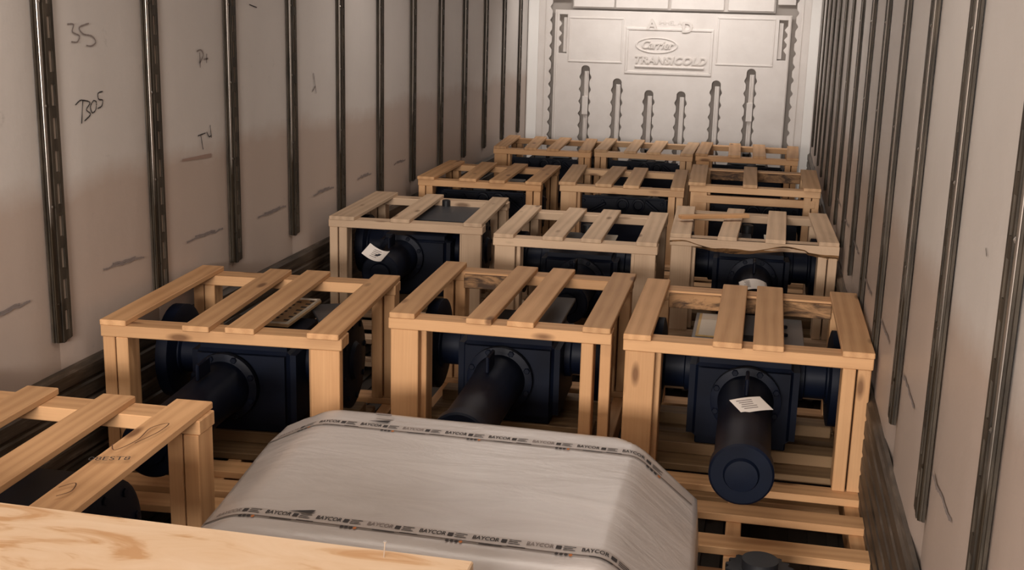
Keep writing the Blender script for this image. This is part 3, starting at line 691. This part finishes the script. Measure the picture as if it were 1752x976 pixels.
for yc, x0, x1, sl in ((2.25, XL(2.23)+.005, .755, .0), (2.84, XL(2.85)+.005, .745, .0)):
    tp = ribbon('tape', yc, .046, x0, x1, TAPE, P, .0015, sl)
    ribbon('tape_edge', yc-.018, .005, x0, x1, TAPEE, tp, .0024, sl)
    x = x0+.05; i = 0
    while x < x1-.05:
        me = text_mesh('BAYCOR', .024, off=.0004); me.transform(Matrix.Diagonal((.62, 1, 1, 1))); draped(me, x, yc+.006, tp, INK if i % 3 else INKF)
        draped(rects([(x+.034, yc-.002, .012, .016)]+[(x+.050, yc+.012-.008*k, .026-.006*(k % 2), .003) for k in range(3)]), 0, 0, tp, INK, 'printed_marks')
        if i % 2 == 0:
            bm = bmesh.new()
            for k in range(3):
                c_ = [(x+.040+.010*k+.004*math.cos(a), yc-.024+.006*math.sin(a)) for a in [math.pi*j/4 for j in range(8)]]
                bm.faces.new([bm.verts.new((p[0], p[1], 0)) for p in c_])
            draped(bm_mesh(bm, 'dots'), 0, 0, tp, INK, 'printed_dots')
            bm = bmesh.new(); c_ = [(x+.070+.004*math.cos(a), yc-.024+.006*math.sin(a)) for a in [math.pi*j/4 for j in range(8)]]
            bm.faces.new([bm.verts.new((p[0], p[1], 0)) for p in c_]); draped(bm_mesh(bm, 'dot'), 0, 0, tp, ORANGE, 'printed_dot')
        else:
            draped(rects([(x-.01, yc-.022, .05, .004), (x+.05, yc-.018, .04, .003)]), 0, 0, tp, INK, 'printed_marks')
        x += .118; i += 1
    bm = bmesh.new()    # dark wedge where the film is torn beside the tape
    wx, wy = (-.06, 2.275) if yc < 2.5 else (-.08, 2.875)
    bm.faces.new([bm.verts.new(p) for p in ((wx-.055, wy-.004, 0), (wx, wy-.006, 0), (wx+.004, wy+.012, 0), (wx-.004, wy+.012, 0))])
    draped(bm_mesh(bm, 'wedge'), 0, 0, P, INK, 'torn_flap', .004)
for sx_ in (-.135,):
    draped(rects([(sx_, 2.93, .045, .010)]), 0, 0, P, INKF, 'stamp'); draped(rects([(sx_+.01, 2.90, .05, .012)]), 0, 0, P, TAPE, 'stamp')

# ------------------------------------------------------------------ plank-topped case right at the bottom of the frame
B = thing('plank_case', 'pale planked wooden case across the bottom left, nearest of all', 'crate', (-.37, 1.68, 0))
board('lid_plank', 1.60, .28, .036, (0, -.0445, .682), B, WOODL, 'x'); board('lid_plank', 1.60, .28, .036, (0, -.33, .682), B, WOODL, 'x')
for x in (-.76, .76):
    for y in (.055, -.435): board('post', .662, .045, .07, (x, y, .332), B, WOOD, 'z')
for z in (.12, .30, .48): board('side_plank', 1.60, .020, .15, (0, -.47, z), B, WOODL, 'x')
link('nail', lathe([(0, .0011), (.030, .0011), (.0305, .003), (.032, .003)], 8), B, [NAIL], (.650, .068, .699), (R(4), R(5), 0))

# toothed coupling glimpsed beside the wrapped pallet
t = thing('toothed_coupling', 'dark toothed metal coupling beside the wrapped pallet at the bottom right', 'machine part', (.925, 2.78, 0))
bm = bmesh.new(); n = 72; pts = []
for i in range(n): a = 2*math.pi*i/n; r_ = .085 if (i//2) % 2 else .077; pts.append((r_*math.cos(a), r_*math.sin(a)))
lo = [bm.verts.new((x, y, 0)) for x, y in pts]; hi = [bm.verts.new((x, y, .06)) for x, y in pts]; bm.faces.new(lo); bm.faces.new(hi)
for i in range(n): bm.faces.new((lo[i], lo[(i+1) % n], hi[(i+1) % n], hi[i]))
link('toothed_ring', bm_mesh(bm, 'ring'), t, [BLACK], (0, 0, .20), (R(0), 0, 0)); link('hub', lathe([(0, .07), (.20, .07), (.26, .045), (.285, .045)], 32), t, [BLACK], (0, 0, 0))

# pen scribbles and stamp on the nearest crate's right slat
def on_slat(pl, m, width=.003, z=.6185, name='pen_scribble'):
    bm = bmesh.new()
    for pts in pl:
        pts = smooth_pl(pts, 6); L_ = []
        for i, p in enumerate(pts):
            a = Vector(pts[max(0, i-1)]); b = Vector(pts[min(len(pts)-1, i+1)]); d = (b-a).normalized(); nn = Vector((-d.y, d.x))*width/2
            L_.append((bm.verts.new((p[0]+nn.x, p[1]+nn.y, z)), bm.verts.new((p[0]-nn.x, p[1]-nn.y, z))))
        for a, b in zip(L_, L_[1:]): bm.faces.new((a[0], a[1], b[1], b[0]))
    o = link(name, bm_mesh(bm, name), K0, [m]); o.matrix_parent_inverse = Matrix.LocRotScale(K0.location, K0.rotation_euler, None).inverted(); return o
on_slat([[(-.545, 2.28), (-.52, 2.25), (-.505, 2.32), (-.515, 2.40), (-.49, 2.44), (-.485, 2.38), (-.50, 2.30)], [(-.52, 2.03), (-.50, 2.06), (-.485, 2.02), (-.50, 1.99)]], mat('brown_pen', (.12, .05, .02), .8))
me = text_mesh('08EST8', .030); me.transform(Matrix.Rotation(R(18), 4, 'Z')); me.transform(Matrix.Translation((-.505, 2.20, .6188)))
o = link('stamped_lettering', me, K0, [INK]); o.matrix_parent_inverse = Matrix.LocRotScale(K0.location, K0.rotation_euler, None).inverted()
